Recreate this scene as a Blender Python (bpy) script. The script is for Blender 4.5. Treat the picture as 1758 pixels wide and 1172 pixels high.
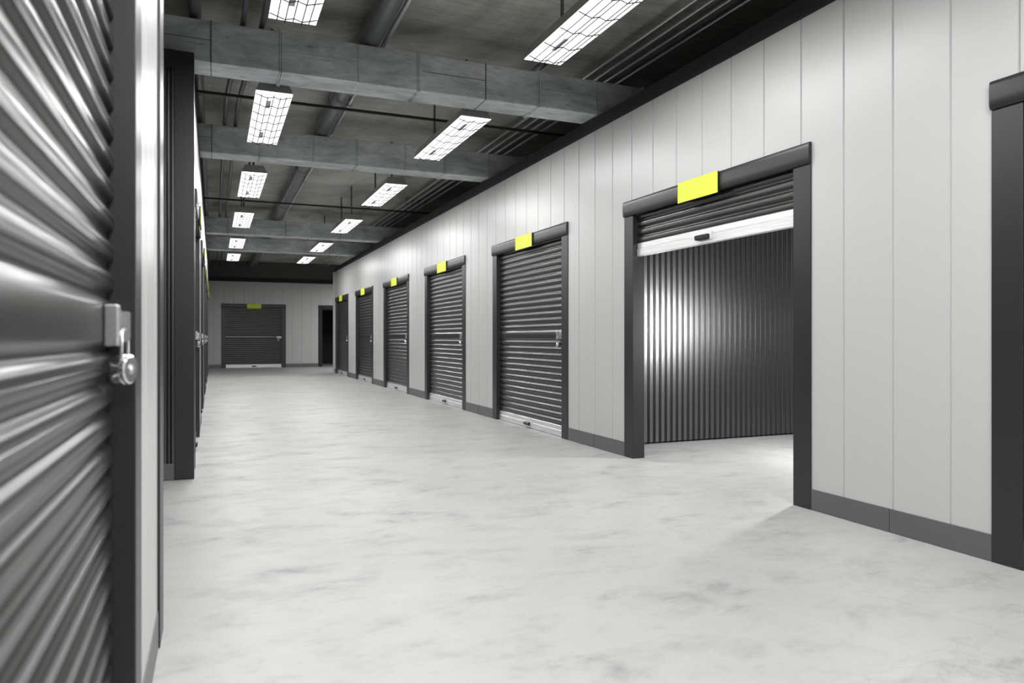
import bpy, math, random
from mathutils import Vector, Matrix
random.seed(7)
PI = math.pi
for o in list(bpy.data.objects): bpy.data.objects.remove(o)
scene = bpy.context.scene
COL = scene.collection

# ---------------------------------------------------------------- camera, world, exposure
TH = math.radians(22.57)                       # the corridor runs along +Y, the camera looks right of it
cd = bpy.data.cameras.new('camera')
cam = bpy.data.objects.new('camera', cd); COL.objects.link(cam)
cam.location = (0, 0, 1.1)
cam.rotation_euler = (PI/2, 0, -TH)
cd.sensor_width = 36.0; cd.sensor_fit = 'HORIZONTAL'
cd.lens = 1234/1758*36
cd.shift_y = -6/1758
cd.clip_start = 0.02; cd.clip_end = 200
cd.dof.use_dof = True; cd.dof.focus_distance = 7.5; cd.dof.aperture_fstop = 3.2
scene.camera = cam

w = bpy.data.worlds.new('world'); scene.world = w; w.use_nodes = True
w.node_tree.nodes['Background'].inputs[0].default_value = (.9, .95, 1, 1)
w.node_tree.nodes['Background'].inputs[1].default_value = 0.02

vs = scene.view_settings
vs.view_transform = 'Standard'; vs.look = 'None'; vs.gamma = 1.0; vs.use_curve_mapping = False
vs.exposure = 0.10

LAMP_W = 46.0          # each ceiling fixture
UNIT_W = 230.0          # lamp burning inside the open unit

def unit_lamp():
    l = bpy.data.lights.new('unit_lamp_light', 'POINT'); l.energy = UNIT_W; l.shadow_soft_size = .10
    o = bpy.data.objects.new('unit_lamp_light', l); COL.objects.link(o); o.location = (5.35, 4.6, 1.25)
unit_lamp()

# ---------------------------------------------------------------- mesh helpers
class MB:
    def __init__(s): s.v = []; s.f = []
    def quad(s, a, b, c, d):
        n = len(s.v); s.v += [tuple(a), tuple(b), tuple(c), tuple(d)]; s.f.append((n, n+1, n+2, n+3)); return s
    def box(s, x0, x1, y0, y1, z0, z1):
        n = len(s.v)
        s.v += [(x0,y0,z0),(x1,y0,z0),(x1,y1,z0),(x0,y1,z0),(x0,y0,z1),(x1,y0,z1),(x1,y1,z1),(x0,y1,z1)]
        s.f += [tuple(n+i for i in q) for q in ((0,3,2,1),(4,5,6,7),(0,1,5,4),(1,2,6,5),(2,3,7,6),(3,0,4,7))]
        return s
    def tube(s, pts, r, n=10, caps=True):
        pts = [Vector(p) for p in pts]; base = len(s.v); up = None
        for i, p in enumerate(pts):
            t = (pts[min(i+1, len(pts)-1)] - pts[max(i-1, 0)]).normalized()
            if up is None:
                up = t.orthogonal().normalized()
            up = (up - t*up.dot(t)).normalized(); b = t.cross(up)
            for k in range(n):
                a = 2*PI*k/n; s.v.append(tuple(p + up*math.cos(a)*r + b*math.sin(a)*r))
        for i in range(len(pts)-1):
            for k in range(n):
                a = base+i*n+k; b2 = base+i*n+(k+1) % n
                s.f.append((a, b2, b2+n, a+n))
        if caps:
            s.f.append(tuple(base+k for k in reversed(range(n))))
            s.f.append(tuple(base+(len(pts)-1)*n+k for k in range(n)))
        return s
    def lathe(s, prof, axis_pt, axis, n=28):
        """prof: (t along axis, radius)"""
        ax = Vector(axis).normalized(); u = ax.orthogonal().normalized(); w_ = ax.cross(u); base = len(s.v)
        for (t, r) in prof:
            for k in range(n):
                a = 2*PI*k/n
                s.v.append(tuple(Vector(axis_pt) + ax*t + (u*math.cos(a) + w_*math.sin(a))*max(r, 1e-4)))
        for i in range(len(prof)-1):
            for k in range(n):
                a = base+i*n+k; b2 = base+i*n+(k+1) % n
                s.f.append((a, b2, b2+n, a+n))
        s.f.append(tuple(base+k for k in reversed(range(n))))
        s.f.append(tuple(base+(len(prof)-1)*n+k for k in range(n)))
        return s
    def prism_x(s, prof, x0, x1, cap=False):
        """extrude an open (y, z) profile along x"""
        n = len(s.v)
        for (y, z) in prof: s.v += [(x0, y, z), (x1, y, z)]
        for i in range(len(prof)-1):
            a = n+2*i; s.f.append((a, a+1, a+3, a+2))
        if cap:
            s.f.append(tuple(n+2*i for i in range(len(prof)))); s.f.append(tuple(n+2*i+1 for i in reversed(range(len(prof)))))
        return s
    def build(s, name, mat, parent=None, smooth=0, bevel=0):
        me = bpy.data.meshes.new(name); me.from_pydata(s.v, [], s.f); me.update()
        me.materials.append(mat)
        if smooth:
            me.shade_smooth(); me.set_sharp_from_angle(angle=math.radians(smooth))
        o = bpy.data.objects.new(name, me); COL.objects.link(o)
        if parent: o.parent = parent
        if bevel:
            b = o.modifiers.new('bevel', 'BEVEL'); b.width = bevel; b.segments = 2; b.limit_method = 'ANGLE'
            b.harden_normals = False
        return o

def tag(o, label=None, cat=None, group=None, kind=None):
    if label: o['label'] = label
    if cat: o['category'] = cat
    if group: o['group'] = group
    if kind: o['kind'] = kind
    return o
def empty(name, loc=(0,0,0), rz=0, parent=None):
    o = bpy.data.objects.new(name, None); COL.objects.link(o); o.location = loc; o.rotation_euler = (0,0,rz)
    o.empty_display_size = .1
    return o
def kids(o): return [c for c in bpy.data.objects if c.parent == o]
def copy_tree(o, parent=None):
    c = o.copy(); COL.objects.link(c); c.parent = parent
    for ch in kids(o): copy_tree(ch, c)
    return c

# ---------------------------------------------------------------- materials
def mat(name, col, rough=.5, metal=0., spec=.5):
    m = bpy.data.materials.new(name); m.use_nodes = True
    b = m.node_tree.nodes['Principled BSDF']
    b.inputs['Base Color'].default_value = (*col, 1); b.inputs['Roughness'].default_value = rough
    b.inputs['Metallic'].default_value = metal; b.inputs['Specular IOR Level'].default_value = spec
    return m
def nodes(m): return m.node_tree.nodes, m.node_tree.links, m.node_tree.nodes['Principled BSDF']
def coords(N, L, scale=(1,1,1), rot=(0,0,0)):
    t = N.new('ShaderNodeTexCoord'); mp = N.new('ShaderNodeMapping')
    mp.inputs['Scale'].default_value = scale; mp.inputs['Rotation'].default_value = rot
    L.new(t.outputs['Object'], mp.inputs[0]); return mp
def noise(N, L, vec, scale, detail=5, rough=.55, dist=0):
    n = N.new('ShaderNodeTexNoise'); n.inputs['Scale'].default_value = scale; n.inputs['Detail'].default_value = detail
    n.inputs['Roughness'].default_value = rough; n.inputs['Distortion'].default_value = dist
    L.new(vec.outputs[0], n.inputs['Vector']); return n
def ramp(N, L, src, stops):
    r = N.new('ShaderNodeValToRGB'); e = r.color_ramp.elements
    while len(e) < len(stops): e.new(.5)
    for i, (p, c) in enumerate(stops):
        e[i].position = p; e[i].color = (*c, 1) if len(c) == 3 else c
    L.new(src.outputs[0], r.inputs[0]); return r
def mix(N, L, mode, f, a, b):
    m = N.new('ShaderNodeMix'); m.data_type = 'RGBA'; m.blend_type = mode
    if isinstance(f, (int, float)): m.inputs[0].default_value = f
    else: L.new(f.outputs[0], m.inputs[0])
    L.new(a.outputs[2 if a.bl_idname == 'ShaderNodeMix' else 0], m.inputs[6])
    L.new(b.outputs[2 if b.bl_idname == 'ShaderNodeMix' else 0], m.inputs[7])
    return m
def g(v): return (v, v, v)

def m_floor():
    m = mat('polished_pale_concrete', g(.7), .42, 0, .35); N, L, B = nodes(m)
    big = noise(N, L, coords(N, L, (1,1,1)), .55, 4, .6, .4)
    r1 = ramp(N, L, big, [(.3, (.325,.325,.32)), (.7, (.39,.39,.383))])
    s = noise(N, L, coords(N, L, (1.0,1.7,1), (0,0,-.5)), 2.3, 10, .68, .3)
    r2 = ramp(N, L, s, [(.30, (.56,.565,.57)), (.40, (.86,.86,.86)), (.50, g(1))])
    s2 = noise(N, L, coords(N, L, (2.4,4.4,1), (0,0,-.5)), 3.6, 7, .7, .4)
    r3 = ramp(N, L, s2, [(.30, g(.72)), (.44, g(.96)), (.60, g(1))])
    c = mix(N, L, 'MULTIPLY', .8, r1, r2); c2 = mix(N, L, 'MULTIPLY', .5, c, r3)
    # fine cracks
    vo = N.new('ShaderNodeTexVoronoi'); vo.feature = 'DISTANCE_TO_EDGE'; vo.inputs['Scale'].default_value = .33
    cc = coords(N, L, (1,1,1)); ds = noise(N, L, cc, 1.4, 6, .6); ad = N.new('ShaderNodeVectorMath'); ad.operation = 'ADD'
    L.new(cc.outputs[0], ad.inputs[0]); L.new(ds.outputs['Color'], ad.inputs[1]); L.new(ad.outputs[0], vo.inputs['Vector'])
    r4 = ramp(N, L, vo, [(0, g(.80)), (.0022, g(1))])
    c3 = mix(N, L, 'MULTIPLY', .55, c2, r4)
    L.new(c3.outputs[2], B.inputs['Base Color'])
    rr = ramp(N, L, s, [(.3, g(.55)), (.7, g(.38))]); L.new(rr.outputs[0], B.inputs['Roughness'])
    return m
def m_ceiling():
    m = mat('raw_board_marked_concrete', g(.2), .9, 0, .2); N, L, B = nodes(m)
    a = noise(N, L, coords(N, L, (1,.7,1)), .8, 8, .62, .6)
    r = ramp(N, L, a, [(.3, (.24,.235,.213)), (.5, (.44,.43,.397)), (.72, (.62,.61,.565))])
    b = noise(N, L, coords(N, L, (1.2,9,1)), 2.2, 6, .65, .2)
    r2 = ramp(N, L, b, [(.3, g(.62)), (.6, g(1))])
    br = N.new('ShaderNodeTexBrick'); br.inputs['Scale'].default_value = 1.0; br.inputs['Mortar Size'].default_value = .008
    br.inputs['Brick Width'].default_value = 2.4; br.inputs['Row Height'].default_value = 1.2
    br.inputs['Color1'].default_value = (1,1,1,1); br.inputs['Color2'].default_value = (.84,.84,.82,1); br.inputs['Mortar'].default_value = (.86,.86,.86,1)
    L.new(coords(N, L).outputs[0], br.inputs['Vector'])
    c = mix(N, L, 'MULTIPLY', .7, r, r2); c2 = mix(N, L, 'MULTIPLY', .8, c, br)
    L.new(c2.outputs[2], B.inputs['Base Color'])
    bp = N.new('ShaderNodeBump'); bp.inputs['Strength'].default_value = .3; bp.inputs['Distance'].default_value = .02
    L.new(b.outputs[0], bp.inputs['Height']); L.new(bp.outputs[0], B.inputs['Normal'])
    return m
def m_galv():
    m = mat('stained_galvanised_sheet', g(.3), .5, .1, .5); N, L, B = nodes(m)
    a = noise(N, L, coords(N, L, (1,2.6,2.6)), 1.8, 8, .65, .8)
    r = ramp(N, L, a, [(.32, (.34,.36,.38)), (.55, (.58,.61,.63)), (.75, (.74,.77,.79))])
    b = noise(N, L, coords(N, L, (2.2,9,9)), 3.2, 7, .7, .6)
    r2 = ramp(N, L, b, [(.30, g(.22)), (.40, g(.80)), (.6, g(1))])
    c = mix(N, L, 'MULTIPLY', .8, r, r2); L.new(c.outputs[2], B.inputs['Base Color'])
    return m
def m_brushed():
    m = mat('brushed_aluminium', g(.8), .34, .75, .5); N, L, B = nodes(m)
    a = noise(N, L, coords(N, L, (1,14,40)), 4, 5, .6)
    r = ramp(N, L, a, [(.3, g(.62)), (.7, g(.86))]); L.new(r.outputs[0], B.inputs['Base Color'])
    return m
def m_worn():
    m = mat('worn_bare_steel', g(.5), .38, .9, .5); N, L, B = nodes(m)
    a = noise(N, L, coords(N, L, (1,1,1)), 38, 5, .6)
    r = ramp(N, L, a, [(.35, g(.30)), (.65, g(.62))]); L.new(r.outputs[0], B.inputs['Base Color'])
    rr = ramp(N, L, a, [(.3, g(.5)), (.7, g(.28))]); L.new(rr.outputs[0], B.inputs['Roughness'])
    return m
def m_emit(name, s):
    m = mat(name, g(.9), .5); B = m.node_tree.nodes['Principled BSDF']
    B.inputs['Emission Color'].default_value = (1,1,1,1); B.inputs['Emission Strength'].default_value = s
    return m
M = dict(
    floor=m_floor(), ceiling=m_ceiling(), duct=m_galv(), alu=m_brushed(), steel=m_worn(),
    panel=mat('white_coated_wall_panel', (.45,.45,.446), .36, 0, .45),
    frame=mat('dark_grey_powder_coat', (.055,.055,.054), .38, .75, .5),
    skirting=mat('dark_grey_skirting_coat', (.14,.14,.14), .42, .5, .5),
    rail=mat('matt_black_rail', (.018,.018,.018), .6, 0, .3),
    slat=mat('graphite_shutter_coat', (.085,.085,.083), .29, .9, .5),
    corr=mat('graphite_corrugated_sheet', (.15,.15,.15), .31, .95, .5),
    black=mat('black_plastic', (.012,.012,.012), .4, 0, .5),
    groove=mat('dark_duct_joint', (.13,.14,.15), .6, .3, .4),
    yellow=mat('yellow_plate_paint', (.60,.66,.055), .5, 0, .3),
    chrome=mat('polished_chrome', (.82,.82,.82), .16, 1, .5),
    pipe=mat('grey_painted_pipe', (.17,.175,.185), .34, .6, .5),
    conduit=mat('zinc_conduit', (.62,.62,.63), .30, .8, .5),
    dark_rod=mat('black_threaded_rod', (.03,.03,.03), .5, .3, .4),
    housing=mat('grey_lamp_housing', (.34,.34,.33), .5, .1, .4),
    wire=mat('dark_guard_wire', (.02,.02,.02), .5, 0, .3),
    ballast=mat('pale_grey_ballast_cover', (.55,.55,.55), .5, 0, .4),
    diffuser=m_emit('glowing_lamp_diffuser', 1.5),
    dark_wall=mat('dark_blockwork_paint', (.09,.09,.087), .8, 0, .2),
)

# ---------------------------------------------------------------- the setting
WT = 3.177            # top of the white panels
RT = 3.31             # top of the black rail above them
BB = .134             # skirting height
CZ = 3.94             # ceiling
PITCH = .3425
XR, XL, XN = 3.54, -.150, -.183    # right wall, left wall (far run), left wall (near run)
YF = 28.3

def struct(o, label=None, cat=None): return tag(o, label, cat, None, 'structure')
b = MB(); b.quad((-6,-4.6,0), (10,-4.6,0), (10,34,0), (-6,34,0)); b.box(-6,10,-4.6,34,-.1,-.004)
struct(b.build('floor', M['floor']), 'pale mottled concrete floor', 'floor')
b = MB().box(-6, 10, -4.6, 34, CZ, CZ+.2)
struct(b.build('ceiling', M['ceiling']), 'dark stained raw concrete ceiling', 'ceiling')

def panel_wall(name, length, joints0, openings, origin, rz, label, thick=.10, z0=0., m='panel'):
    """local x along the wall 0..length, faces local -y, panels from the floor to WT. openings: (x0, x1, ztop)"""
    mb = MB(); G = .006
    cuts = []
    j = joints0
    while j < length:
        if j > 0.02: cuts.append((j, 'j'))
        j += PITCH
    for (a, c, zt) in openings: cuts += [(a, 'e'), (c, 'e')]
    cuts.append((length, 'e')); cuts.sort()
    x = 0.; kind = 'e'
    for (c, k) in cuts:
        if c - x < 1e-4: kind = k; x = c; continue
        mid = (x+c)/2; zb = z0
        for (a, d, zt) in openings:
            if a < mid < d: zb = zt
        xa = x + (.012 if kind == 'j' else 0); xb = c - (.003 if k == 'j' else 0)
        if zb < WT:
            mb.quad((xa,0,zb), (xb,0,zb), (xb,0,WT), (xa,0,WT))
            if kind == 'j': mb.quad((x,G,zb), (xa,0,zb), (xa,0,WT), (x,G,WT))
            if k == 'j': mb.quad((xb,0,zb), (c,G,zb), (c,G,WT), (xb,0,WT))
            mb.box(x, c, G+.001, thick, zb, WT)
        x = c; kind = k
    o = mb.build(name, M[m]); o.location = origin; o.rotation_euler = (0,0,rz)
    return struct(o, label, 'wall')

W, POST, HT, HB = 2.26, .15, 2.356, 2.218       # shutter frame: outer width, post, top, underside of the header
DOOR_Y = [2.358-2.26/2 + 3.42*i for i in range(7)]        # centres along the right wall
DOOR_Y = [1.228] + [3.515+1.13 + 3.415*i for i in range(6)]
RY0, RY1 = -4.4, 23.2
# right wall: local x runs from far to near (faces -X)
def ropen(yc): return (RY1-(yc+1.0), RY1-(yc-1.0), 2.3)
panel_wall('wall_right', RY1-RY0, (RY1-2.923) % PITCH, [ropen(y) for y in DOOR_Y] + [ropen(DOOR_Y[0]-3.42)], (XR, RY1, 0), -PI/2, 'long white panelled wall with a row of roller shutters')
# left wall far run (faces +X): local x runs from near to far
LY0 = 6.27
LDOOR = [8.85-1.13 + 3.44*i for i in range(5)]
panel_wall('wall_left', YF-LY0, .1, [(y-1.0-LY0, y+1.0-LY0, 2.3) for y in LDOOR], (XL, LY0, 0), PI/2, 'white panelled wall seen at a grazing angle beyond the side passage')
NDOOR = 2.11-1.13
panel_wall('wall_left_near', 2.84+4.4, .25, [(NDOOR-1.0+4.4, NDOOR+1.0+4.4, 2.3)], (XN, -4.4, 0), PI/2, 'narrow strip of white wall beside the nearest shutter')
# far wall faces -Y
FX0, FDX, PX = -.15, 1.40, 4.85
panel_wall('wall_far', 9.8-FX0, .16, [(FDX-1.0-FX0, FDX+1.0-FX0, 2.3), (PX-1.0-FX0, PX+1.0-FX0, 2.3)], (FX0, YF, 0), 0, 'grey panelled wall closing the far end of the corridor')
panel_wall('wall_right_end', 6.3, .2, [], (9.8, RY1+.0, 0), PI, 'end face of the right hand unit block')
def box_struct(name, m, *a, label=None, cat='wall', bevel=0): return struct(MB().box(*a).build(name, M[m], bevel=bevel), label, cat)
box_struct('wall_back', 'dark_wall', -.3, XR+.1, -4.5, -4.4, 0, RT)
box_struct('wall_far_upper', 'dark_wall', -6, 10, YF+.05, YF+.2, RT, CZ, label='dark wall above the far white panels')
box_struct('wall_passage_end', 'dark_wall', -5.1, -5, 2.6, 6.6, 0, RT)
box_struct('wall_cross_end', 'dark_wall', 9.8, 9.9, RY1, YF+.1, 0, RT)
# near side passage wall (hidden face of the left near block)
box_struct('wall_passage_near', 'dark_wall', -5, XN-.10, 2.84, 2.94, 0, RT)

# corrugated partitions
def corrugated(name, x0, x1, z0, z1, loc, rz, label, pitch=.0705, dep=.028):
    prof = [(0,0),(.10,0),(.14,.10),(.28,.85),(.32,1),(.56,1),(.58,.93),(.62,.93),(.64,1),(.76,1),(.80,.85),(.92,.10)]
    pts = []; n = int((x1-x0)/pitch)+1
    for i in range(n):
        for (t, d) in prof: pts.append((x0+(i+t)*pitch, -d*dep))
    mb = MB(); k = len(mb.v)
    for (x, y) in pts: mb.v += [(x, y, z0), (x, y, z1)]
    for i in range(len(pts)-1): mb.f.append((2*i, 2*i+2, 2*i+3, 2*i+1))
    mb.box(x0, x0+n*pitch, .002, .04, z0, z1)
    o = mb.build(name, M['corr'], smooth=25); o.location = loc; o.rotation_euler = (0,0,rz)
    return struct(o, label, 'wall')
corrugated('wall_unit_far', 3.66, 7.2, .02, 3.2, (0, 6.35, 0), 0, 'dark corrugated metal partition inside the open unit')
corrugated('wall_unit_near', -7.2, -3.66, .02, 3.2, (0, 2.93, 0), PI, 'corrugated partition on the near side of the open unit')
corrugated('wall_unit_back', -6.35, -2.93, .02, 3.2, (7.2, 0, 0), -PI/2, 'corrugated back wall of the open unit')
corrugated('wall_side_passage', -4.9, -.30, .02, 3.2, (0, 6.17, 0), 0, 'strip of dark corrugated wall in the side passage')
box_struct('unit_light_blocker', 'rail', XR+.1, 7.3, 2.85, 6.45, 3.2, 3.26, cat='ceiling')  # unseen lid added over the unit to block the corridor lamps

# skirtings, rails, corner posts
tn = [0]
def trim(name, m, *a, label=None, bevel=.0015):
    return box_struct(name, m, *a, label=label, cat='trim', bevel=bevel)
gapc = [(DOOR_Y[i]+1.13, DOOR_Y[i+1]-1.13) for i in range(6)] + [(DOOR_Y[-1]+1.13, RY1)]
mb = MB()
for (a, c) in gapc:
    mid = (a+c)/2
    if c-a > .8: mb.box(XR-.007, XR+.02, a+.001, mid-.003, 0.002, BB); mb.box(XR-.007, XR+.02, mid+.003, c-.001, 0.002, BB)
    else: mb.box(XR-.007, XR+.02, a+.001, c, 0.002, BB)
mb.box(XR-.007, XR+.02, -4.4, DOOR_Y[0]-3.42-1.13, .002, BB); mb.box(XR-.007, XR+.02, DOOR_Y[0]-3.42+1.13, DOOR_Y[0]-1.13, .002, BB)
struct(mb.build('baseboard_right', M['skirting'], bevel=.0015), 'dark grey skirting along the right wall', 'skirting')
mb = MB(); e = LY0
for y in LDOOR:
    mb.box(XL-.02, XL+.007, e+.001, y-1.131, .002, BB); e = y+1.13
mb.box(XL-.02, XL+.007, e+.001, YF, .002, BB)
struct(mb.build('baseboard_left', M['skirting'], bevel=.0015), 'dark grey skirting along the left wall', 'skirting')
mb = MB().box(XN-.02, XN+.004, NDOOR+1.131, 2.834, .002, BB).box(XN-.02, XN+.004, -4.4, NDOOR-1.131, .002, BB)
struct(mb.build('baseboard_left_near', M['skirting'], bevel=.0015), 'skirting below the narrow white strip beside the nearest shutter', 'skirting')
mb = MB().box(FX0, FDX-1.131, YF-.007, YF+.02, .002, BB).box(FDX+1.131, (FDX+PX)/2-.06, YF-.007, YF+.02, .002, BB).box((FDX+PX)/2-.052, PX-1.131, YF-.007, YF+.02, .002, BB).box(PX+1.131, 9.8, YF-.007, YF+.02, .002, BB)
struct(mb.build('baseboard_far', M['skirting'], bevel=.0015), 'dark grey skirting along the far wall', 'skirting')
trim('baseboard_side_passage', 'skirting', -4.9, -.2775, 6.135, 6.169, .002, .128, label='dark skirting in the side passage')
trim('trim_1', 'rail', XR-.004, XR+.11, RY0, RY1, WT, RT, label='black top rail along the right wall')
trim('trim_2', 'rail', XL-.11, XL+.004, LY0, YF, WT, RT, label='black top rail along the left wall')
trim('trim_3', 'rail', XN-.11, XN+.004, -4.4, 2.834, WT, RT, label='black top rail over the nearest left wall')
trim('trim_4', 'rail', FX0, 9.8, YF-.004, YF+.11, WT, RT, label='black top rail along the far wall')
trim('trim_5', 'frame', XN-.1, XN+.009, 2.835, 3.02, 0, RT, label='dark corner post ending the near left wall')
trim('trim_6', 'frame', -.276, -.138, 6.13, 6.268, 0, 3.325, label='tall dark corner post at the far side of the side passage')
trim('trim_7', 'frame', -4.9, -.277, 6.12, 6.18, 3.19, 3.325, label='dark top rail in the side passage')
trim('trim_8', 'skirting', XR-.003, XR+.03, RY1-.10, RY1+.004, BB, WT, label='thin corner strip at the far end of the right wall')

# ---------------------------------------------------------------- roller shutters
SP = .0725
def slat_profile(z0, z1, pitch, ybase):
    """(y, z) going up; the slat bulges towards -y"""
    D = .015; out = []
    n = max(1, round((z1-z0)/pitch)); p = (z1-z0)/n
    shape = [(0,0),(.10,0.),(.16,.12),(.22,.55),(.28,.92),(.34,1),(.50,1),(.515,.9),(.55,.9),(.565,1),(.66,1),(.74,.90),(.82,.55),(.90,.15),(.96,0)]
    for i in range(n):
        for (t, d) in shape: out.append((ybase - D*d, z0+(i+t)*p))
    out.append((ybase, z1)); return out
YB = .052          # valley plane of the curtain; ridges come to YB-.015
def curtain_mesh(zbot):
    pr = []
    if zbot < .5:
        pr += slat_profile(.122, 1.075, .0735, YB)
        pr += [(YB-.004, 1.079), (YB-.013, 1.088), (YB-.015, 1.096), (YB-.015, 1.166), (YB-.013, 1.173), (YB-.004, 1.190)]
        pr += slat_profile(1.194, 2.28, SP, YB)
    else:
        pr += slat_profile(zbot+.108, zbot+.108+5*SP, SP, YB)
    return MB().prism_x(pr, -.985, .985)
def latch_meshes():
    base = MB().box(.815, .972, .020, .0375, 1.087, 1.170)
    cover = MB().box(.800, .850, .009, .0370, 1.082, 1.174)
    tab = MB(); x0, x1 = .858, .863       # plate standing out from the wall, rounded corners, with the hole filled by the shackle
    prof = []
    ya, yb, za, zb, r = -.009, .03, 1.093, 1.160, .007
    for (cy, cz, a0) in ((yb, za, None), (ya+r, za+r, 180), (ya+r, zb-r, 90), (yb, zb, None)):
        if a0 is None: prof.append((cy, cz)); continue
        rng = (270, 240, 210, 180) if a0 == 180 else (180, 150, 120, 90)
        for a in rng: prof.append((cy + r*math.cos(math.radians(a)), cz + r*math.sin(math.radians(a))))
    tab.prism_x(prof + [prof[0]], x0, x1)
    n = len(tab.v)
    for x, rev in ((x0, 0), (x1, 1)):
        k = len(tab.v); tab.v += [(x, y, z) for (y, z) in prof]
        idx = list(range(k, k+len(prof))); tab.f.append(tuple(idx if rev else reversed(idx)))
    return base, cover, tab
def make_shutter(opened=False, lock=True):
    root = empty('door_1'); root['kind'] = 'structure'
    for s in (-1, 1):
        x0, x1 = (-1.13, -.98) if s < 0 else (.98, 1.13)
        MB().box(x0, x1, -.010, .115, 0, HB-.003).build('frame_post', M['frame'], root, bevel=.003)
    # header with a slightly rounded face
    pr = [(.02,HB),(-.018,HB),(-.024,HB+.012),(-.027,HB+.05),(-.027,HT-.03),(-.024,HT-.008),(-.018,HT),(.02,HT),(.02,HB)]
    MB().prism_x(pr, -1.13, 1.13, cap=True).build('header', M['frame'], root, smooth=35)
    zb = 1.843 if opened else 0.004
    curtain_mesh(zb).build('shutter_curtain', M['slat'], root, smooth=40)
    bar = MB().prism_x([(.068,zb),(.030,zb),(.028,zb+.003),(.028,zb+.064),(.030,zb+.067),(.037,zb+.069),(.037,zb+.072),(.034,zb+.074),(.034,zb+.116),(.037,zb+.119),(.068,zb+.119),(.068,zb)], -.972, .972, cap=True).build('bottom_bar', M['alu'], root, smooth=30)
    h = MB().prism_x([(.027,zb+.030),(.003,zb+.030),(-.008,zb+.038),(-.010,zb+.060),(-.004,zb+.068),(.027,zb+.068),(.027,zb+.03)], -.075, .075, cap=True)
    h.build('handle', M['black'], root, bevel=.003)
    MB().box(.082, .098, .012, .0275, zb+.022, zb+.09).build('handle_stop', M['alu'], root, bevel=.002)
    if not opened:
        a, c, t = latch_meshes()
        la = a.build('latch', M['steel'], root, bevel=.003)
        c.build('latch_cover', M['steel'], la, bevel=.004)
        t.build('lock_tab', M['steel'], la)
    return root
def make_padlock():
    root = empty('padlock')
    ax = Vector((-.38, -1, 0)).normalized(); c = Vector((.8605, .006, 1.029))
    R = .034; T = .038
    p = MB().lathe([(-T/2,.024),(-T/2+.002,.029),(-T/2+.006,R-.001),(-T/2+.009,R),(T/2-.012,R),(T/2-.010,R-.003),(T/2-.008,R),(T/2-.003,R-.001),(T/2,R-.005)], c, ax, 32)
    p.build('lock_body', M['chrome'], root, smooth=30)
    f = MB().lathe([(0,.012),(.002,.012),(.003,.009)], c+ax*(T/2-.0005), ax, 20); f.build('keyhole_plug', M['steel'], root, smooth=30)
    pts = []; s = .013; top = 1.117
    pts.append((.8605-s, .004+.4*s, 1.045))
    for i in range(13):
        a = PI - PI*i/12; pts.append((.8605+s*math.cos(a), .004-.4*s*math.cos(a), top-s+s*math.sin(a)))
    pts.append((.8605+s, .004-.4*s, 1.045))
    MB().tube(pts, .0048, 12).build('shackle', M['chrome'], root, smooth=60)
    return root
def make_plate():
    o = MB().box(-.25, .25, -.042, -.0385, 2.195, 2.358).build('number_plate', M['yellow'])
    MB().box(-.249, .249, -.0384, -.0275, 2.196, 2.357).build('backing_plate', M['black'], o)
    return o

first_closed = make_shutter(False); first_open = make_shutter(True); lock0 = make_padlock(); plate0 = make_plate()
n_door = [0]; used = {}
def put(src, loc, rz):
    o = src if not used.get(src.name) else copy_tree(src)
    used[src.name] = True; o.location = loc; o.rotation_euler = (0,0,rz)
    return o
def shutter(loc, rz, opened, label, plate=None, lock=None):
    n_door[0] += 1
    o = put(first_open if opened else first_closed, loc, rz); o['label'] = label; o['category'] = 'roller shutter door'; o['kind'] = 'structure'
    names.append((o, 'door_%d' % n_door[0]))
    if plate:
        p = put(plate0, loc, rz); tag(p, plate, 'sign', 'yellow plates above the shutters')
    if lock:
        k = put(lock0, loc, rz); tag(k, lock, 'padlock', 'padlocks on the closed shutters')
names = []
ordn = ['first', 'second', 'third', 'fourth', 'fifth', 'sixth']
shutter((XN, NDOOR, 0), PI/2, False, 'huge close-up grey roller shutter filling the left edge, out of focus',
        None, 'large chrome disc padlock hanging close to the camera on the nearest left shutter')
shutter((XR, DOOR_Y[0], 0), -PI/2, False, 'roller shutter cut off by the right edge, only its frame corner showing', None, None)
shutter((XR, DOOR_Y[0]-3.42, 0), -PI/2, False, 'roller shutter on the right wall beside and behind the camera', None, None)
shutter((XR, DOOR_Y[1], 0), -PI/2, True, 'raised grey roller shutter open on a corrugated storage unit',
        'large yellow plate on the header above the open shutter', None)
for i in range(5):
    d = ['closed grey roller shutter on the right wall, next beyond the open one', 'second closed roller shutter beyond the open one on the right wall',
         'third closed roller shutter beyond the open one, middle of the right row', 'fourth closed shutter beyond the open one, second last of the right row',
         'last small closed shutter at the far end of the right wall'][i]
    p = ['yellow plate above the nearest closed shutter of the right wall', 'yellow plate above the second closed shutter past the open one',
         'yellow plate above the third closed shutter past the open one', 'dim yellow plate above the second last shutter of the right wall',
         'dim yellow plate above the farthest shutter of the right wall'][i]
    k = ['chrome padlock on the nearest closed shutter of the right wall', 'small padlock on the second closed shutter past the open one',
         'small padlock on the third closed shutter past the open one', 'tiny padlock on the second last shutter of the right wall',
         'tiny padlock on the farthest shutter of the right wall'][i]
    shutter((XR, DOOR_Y[i+2], 0), -PI/2, False, d, p, k)
for i, y in enumerate(LDOOR):
    q = ['nearest the tall dark corner post', 'second beyond the tall dark corner post', 'third beyond the tall dark corner post',
         'fourth beyond the tall dark corner post', 'farthest from the tall dark corner post'][i]
    shutter((XL, y, 0), PI/2, False, 'edge-on roller shutter of the left wall, ' + q,
            'yellow plate seen edge-on over the left shutter ' + q, 'padlock on the left wall shutter ' + q)
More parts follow.
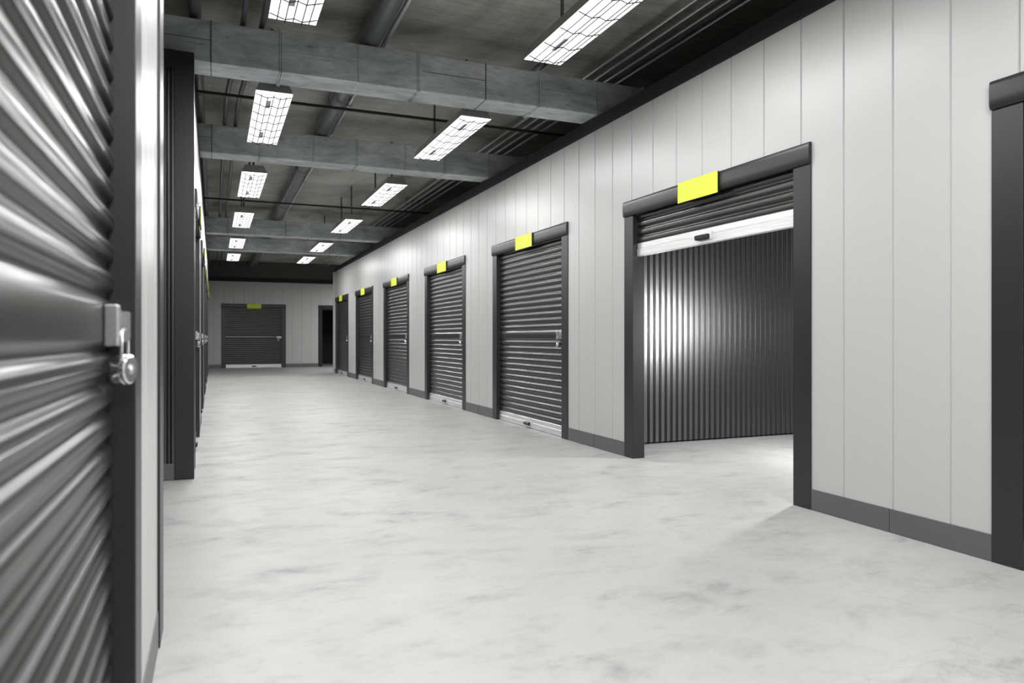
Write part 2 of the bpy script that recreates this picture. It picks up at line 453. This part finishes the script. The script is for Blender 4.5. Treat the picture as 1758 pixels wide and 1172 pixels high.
shutter((FDX, YF, 0), 0, False, 'wide closed roller shutter facing the camera on the far wall',
        'yellow plate above the shutter on the far end wall', 'tiny padlock on the right side of the far wall shutter')
# dark recessed shutter right of it
for o, n in names: o.name = n + '_tmp'
for o, n in names: o.name = n

# recess on the far wall: black surround, shutter set back
root = empty('door_%d' % (n_door[0]+1), (PX, YF, 0)); struct(root, 'black doorway in the far wall with a dark shutter set back inside', 'doorway')
for s in (-1, 1):
    x0, x1 = (-1.13, -.98) if s < 0 else (.98, 1.13)
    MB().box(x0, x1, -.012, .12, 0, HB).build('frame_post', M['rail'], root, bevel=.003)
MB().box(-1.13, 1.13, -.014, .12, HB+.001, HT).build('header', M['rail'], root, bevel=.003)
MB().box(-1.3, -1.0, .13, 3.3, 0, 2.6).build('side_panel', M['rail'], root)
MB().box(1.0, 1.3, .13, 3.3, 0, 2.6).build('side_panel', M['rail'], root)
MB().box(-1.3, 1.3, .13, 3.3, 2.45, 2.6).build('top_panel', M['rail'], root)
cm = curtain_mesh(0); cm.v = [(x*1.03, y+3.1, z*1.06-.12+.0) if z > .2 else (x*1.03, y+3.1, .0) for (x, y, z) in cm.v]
cm.build('shutter_curtain', M['rail'], root, smooth=40)  # shade inside the recess is put into the near-black curtain and lining

# ---------------------------------------------------------------- ducts
def duct(y0, y1, z0, label, dx=0):
    root = empty('air_duct', (0, y0, z0)); tag(root, label, 'air duct', 'sheet metal ducts crossing the corridor')
    H = .335; D = y1-y0; x = -1.84+dx
    rnd = random.Random(int(y0*100))
    while x < 6.4:
        a, b_ = x+.004, x+1.182-.004
        s = MB().box(a, b_, 0, D, 0, H).build('duct_section', M['duct'], root, bevel=.006)
        mid = (a+b_)/2 + .05
        # standing seam round the section and a fold line across its front
        se = MB().box(mid-.004, mid+.004, -.003, D+.003, -.003, H+.003)
        se.box(a+.03, mid-.006, -.0025, 0, H*.52, H*.52+.005)
        for k in range(14):
            zz = .012 + k*(H-.03)/13; se.box(mid-.007, mid+.007, -.005, 0, zz, zz+.006)
        se.build('duct_seam', M['groove' if rnd.random() < .45 else 'conduit'], s)
        fl = MB()
        for xx in (x-.013, x+.003): fl.box(xx, xx+.010, -.012, D+.012, -.012, H+.012)
        fl.box(x-.003, x+.003, -.004, D+.004, -.004, H+.004)
        fl.build('duct_flange', M['duct'], root, bevel=.002)
        x += 1.182
    return root
duct(6.285, 6.62, RT+.0125, 'large grey metal air duct crossing nearest the camera, above the open shutter')
duct(9.33, 9.655, RT+.0125, 'second metal air duct from the camera, crossing between the lamp pairs')
duct(16.42, 16.755, RT+.0125, 'third metal air duct, the nearer of the two far ones', .3)
duct(19.48, 19.81, RT+.0125, 'farthest metal air duct before the dark end wall', .5)

# ---------------------------------------------------------------- pipes
def pipe(name, pts, r, m, label, cat='pipe', group=None, n=14, straps=()):
    root = MB().tube(pts, r, n).build(name, M[m], smooth=50)
    tag(root, label, cat, group)
    x, z = pts[0][0], pts[0][2]
    for y in straps:
        MB().tube([(x, y-.02, z), (x, y+.02, z)], r+.006, n).box(x-.012, x+.012, y-.012, y+.012, z+r*.6, CZ-.002).build('pipe_clamp', M['pipe'], root, smooth=40)
    return root
Y0, Y1 = -4.3, 28.2
pipe('overhead_pipe', [(1.285,Y0,3.765),(1.285,Y1,3.765)], .098, 'pipe', 'thick dark grey pipe running lengthwise under the ceiling', straps=(1.6, 4.9, 8.2, 11.6, 14.9, 21.5), n=24)
pipe('overhead_pipe', [(1.418,Y0,3.74),(1.418,Y1,3.74)], .022, 'conduit', 'thin bright pipe running tight beside the thick dark pipe', straps=(3.2, 8.2, 12.5, 21.5))
pipe('overhead_pipe', [(-.14,Y0,3.75),(-.14,Y1,3.75)], .05, 'pipe', 'leftmost overhead pipe, just above the left wall', straps=(4.9, 8.4, 14.5), n=18)
def bent(x0, x1):
    pts = [(x0,Y0,3.715),(x0,6.0,3.715)]
    for i in range(1, 12):
        t = i/12; s = t*t*(3-2*t); pts.append((x0+(x1-x0)*s, 6.0+2.8*t, 3.715))
    return pts + [(x1,8.8,3.715),(x1,Y1,3.715)]
pipe('overhead_pipe', bent(.235,.130), .024, 'pipe', 'slim bent pipe, second overhead pipe from the left wall', straps=(4.2,))
pipe('overhead_pipe', bent(.385,.255), .024, 'pipe', 'slim bent pipe, third from the left wall, beside the left lamps', straps=(4.2,))
for i, x in enumerate((3.60, 3.73, 3.86, 4.00)):
    lb = ['thin ceiling conduit nearest the right lamps, first of four', 'second of the four thin conduits above the right wall', 'third of the four thin conduits above the right wall', 'rightmost of the four thin conduits above the right wall'][i]
    pipe('electrical_conduit', [(x,Y0,3.83),(x,Y1,3.83)], .016, 'conduit', lb, 'conduit', 'conduits above the right wall', 10, straps=(2.4, 7.9, 14.2, 20.2))
pipe('overhead_pipe', [(3.0,Y0,3.80),(3.0,Y1,3.80)], .035, 'pipe', 'grey pipe running above the right row of lamps', straps=(2.4, 8.9, 14.6))
for yy, lb in ((8.04, 'thin black rod crossing the corridor just past the nearest duct'), (14.1, 'thin black rod crossing the corridor past the third lamp pair')):
    r = MB().box(-1.5, 6, yy-.013, yy+.013, 3.612, 3.640).build('support_rod', M['dark_rod'])
    tag(r, lb, 'rod', 'black rods crossing under the pipes')
    for x in (-1.2, 5.2): MB().tube([(x, yy, 3.63), (x, yy, CZ)], .006, 8).build('rod_hanger', M['dark_rod'], r)

# ---------------------------------------------------------------- ceiling lamps
def make_lamp():
    root = empty('ceiling_lamp')
    Lh, Wb, Wt, Z0, Z1 = 1.8, .159, .115, .0, .105
    # housing: trough, origin at the middle of the luminous opening
    hb = MB(); y0, y1 = 0, Lh
    v = [(-Wb,y0,Z0),(Wb,y0,Z0),(Wb,y1,Z0),(-Wb,y1,Z0),(-Wt,y0+.05,Z1),(Wt,y0+.05,Z1),(Wt,y1-.05,Z1),(-Wt,y1-.05,Z1)]
    hb.v = v; hb.f = [(4,5,6,7),(0,1,5,4),(1,2,6,5),(2,3,7,6),(3,0,4,7),(0,3,2,1)]
    hb.build('lamp_housing', M['housing'], root)
    MB().box(-Wb+.003, Wb-.003, y0+.003, y1-.003, -.004, -.0005).build('diffuser', M['diffuser'], root)
    for (ya, yb) in ((.24, .46), (1.32, 1.54)): MB().box(-.046, -.012, ya, yb, -.012, -.0045).build('lamp_holder', M['ballast'], root)
    # wire guard: a W shaped section carried along the lamp
    X = [-.156, -.104, -.054, 0, .054, .104, .156]; Zz = [-.004, -.020, -.034, -.018, -.034, -.020, -.004]
    gd = MB(); r = .0037
    for i in range(1, 6): gd.tube([(X[i], .04, Zz[i]-.002), (X[i], Lh-.04, Zz[i]-.002)], r, 6)
    for k in range(7):
        yy = .09 + .27*k; gd.tube([(X[i], yy, Zz[i]) for i in range(7)], r, 6)
    gd.build('wire_guard', M['wire'], root)
    for yy in (.30, 1.45):
        for xx in (-.013, .013): pass
        MB().tube([(0, yy, Z1-.002), (0, yy, CZ-3.27)], .014, 8).build('hanging_rod', M['pipe'], root, smooth=60)
    l = bpy.data.lights.new('lamp_light', 'AREA'); l.shape = 'RECTANGLE'; l.size = .006; l.size_y = 1.74; l.energy = LAMP_W/2
    for xx in (-.079, .079):
        lo = bpy.data.objects.new('lamp_light', l); COL.objects.link(lo); lo.parent = root; lo.location = (xx, Lh/2, -.042)
    return root
lamp0 = make_lamp(); first = True
whereL = ['glowing caged ceiling lamp cut off by the top edge, left row', 'left row lamp just past the nearest duct', 'left row lamp just past the second duct',
          'fourth lamp of the left row, before the far ducts', 'fifth lamp of the left row, between the far ducts', 'farthest lamp of the left row, before the dark end wall']
whereR = ['largest glowing caged ceiling lamp, cut off by the top edge, right row', 'right row lamp just past the nearest duct', 'right row lamp just past the second duct',
          'fourth lamp of the right row, on visible hanging rods', 'fifth lamp of the right row, between the far ducts', 'farthest lamp of the right row, before the dark end wall']
bright = bpy.data.lights['lamp_light'].copy(); bright.energy = LAMP_W*.80      # energy raised for the lamps over the camera, to brighten the near wall
LY = [3.33, 6.66, 9.99, 13.28, 16.80, 19.87]
for x, lab in ((.501, whereL), (2.39, whereR)):
    for i, y in enumerate(LY):
        o = lamp0 if first else copy_tree(lamp0); first = False
        o.location = (x, y, 3.27); tag(o, lab[i], 'ceiling lamp', 'caged fluorescent lamps in two rows')
    for y in (.02, -3.3):
        o = copy_tree(lamp0); o.location = (x, y, 3.27)
        for ch in kids(o):
            if ch.type == 'LIGHT': ch.data = bright
        tag(o, 'ceiling lamp over the camera, ' + ('left' if x < 1 else 'right') + ' row' + (', behind' if y < -1 else ''), 'ceiling lamp', 'caged fluorescent lamps in two rows')
cross = bright.copy(); cross.energy = LAMP_W*1.5  # for an unseen lamp added to lift the far wall
o = copy_tree(lamp0); o.location = (5.6, 24.6, 3.27)
for ch in kids(o):
    if ch.type == 'LIGHT': ch.data = cross
tag(o, 'unseen lamp added in the cross passage to brighten the far wall, hidden behind the right hand block', 'ceiling lamp', 'caged fluorescent lamps in two rows')
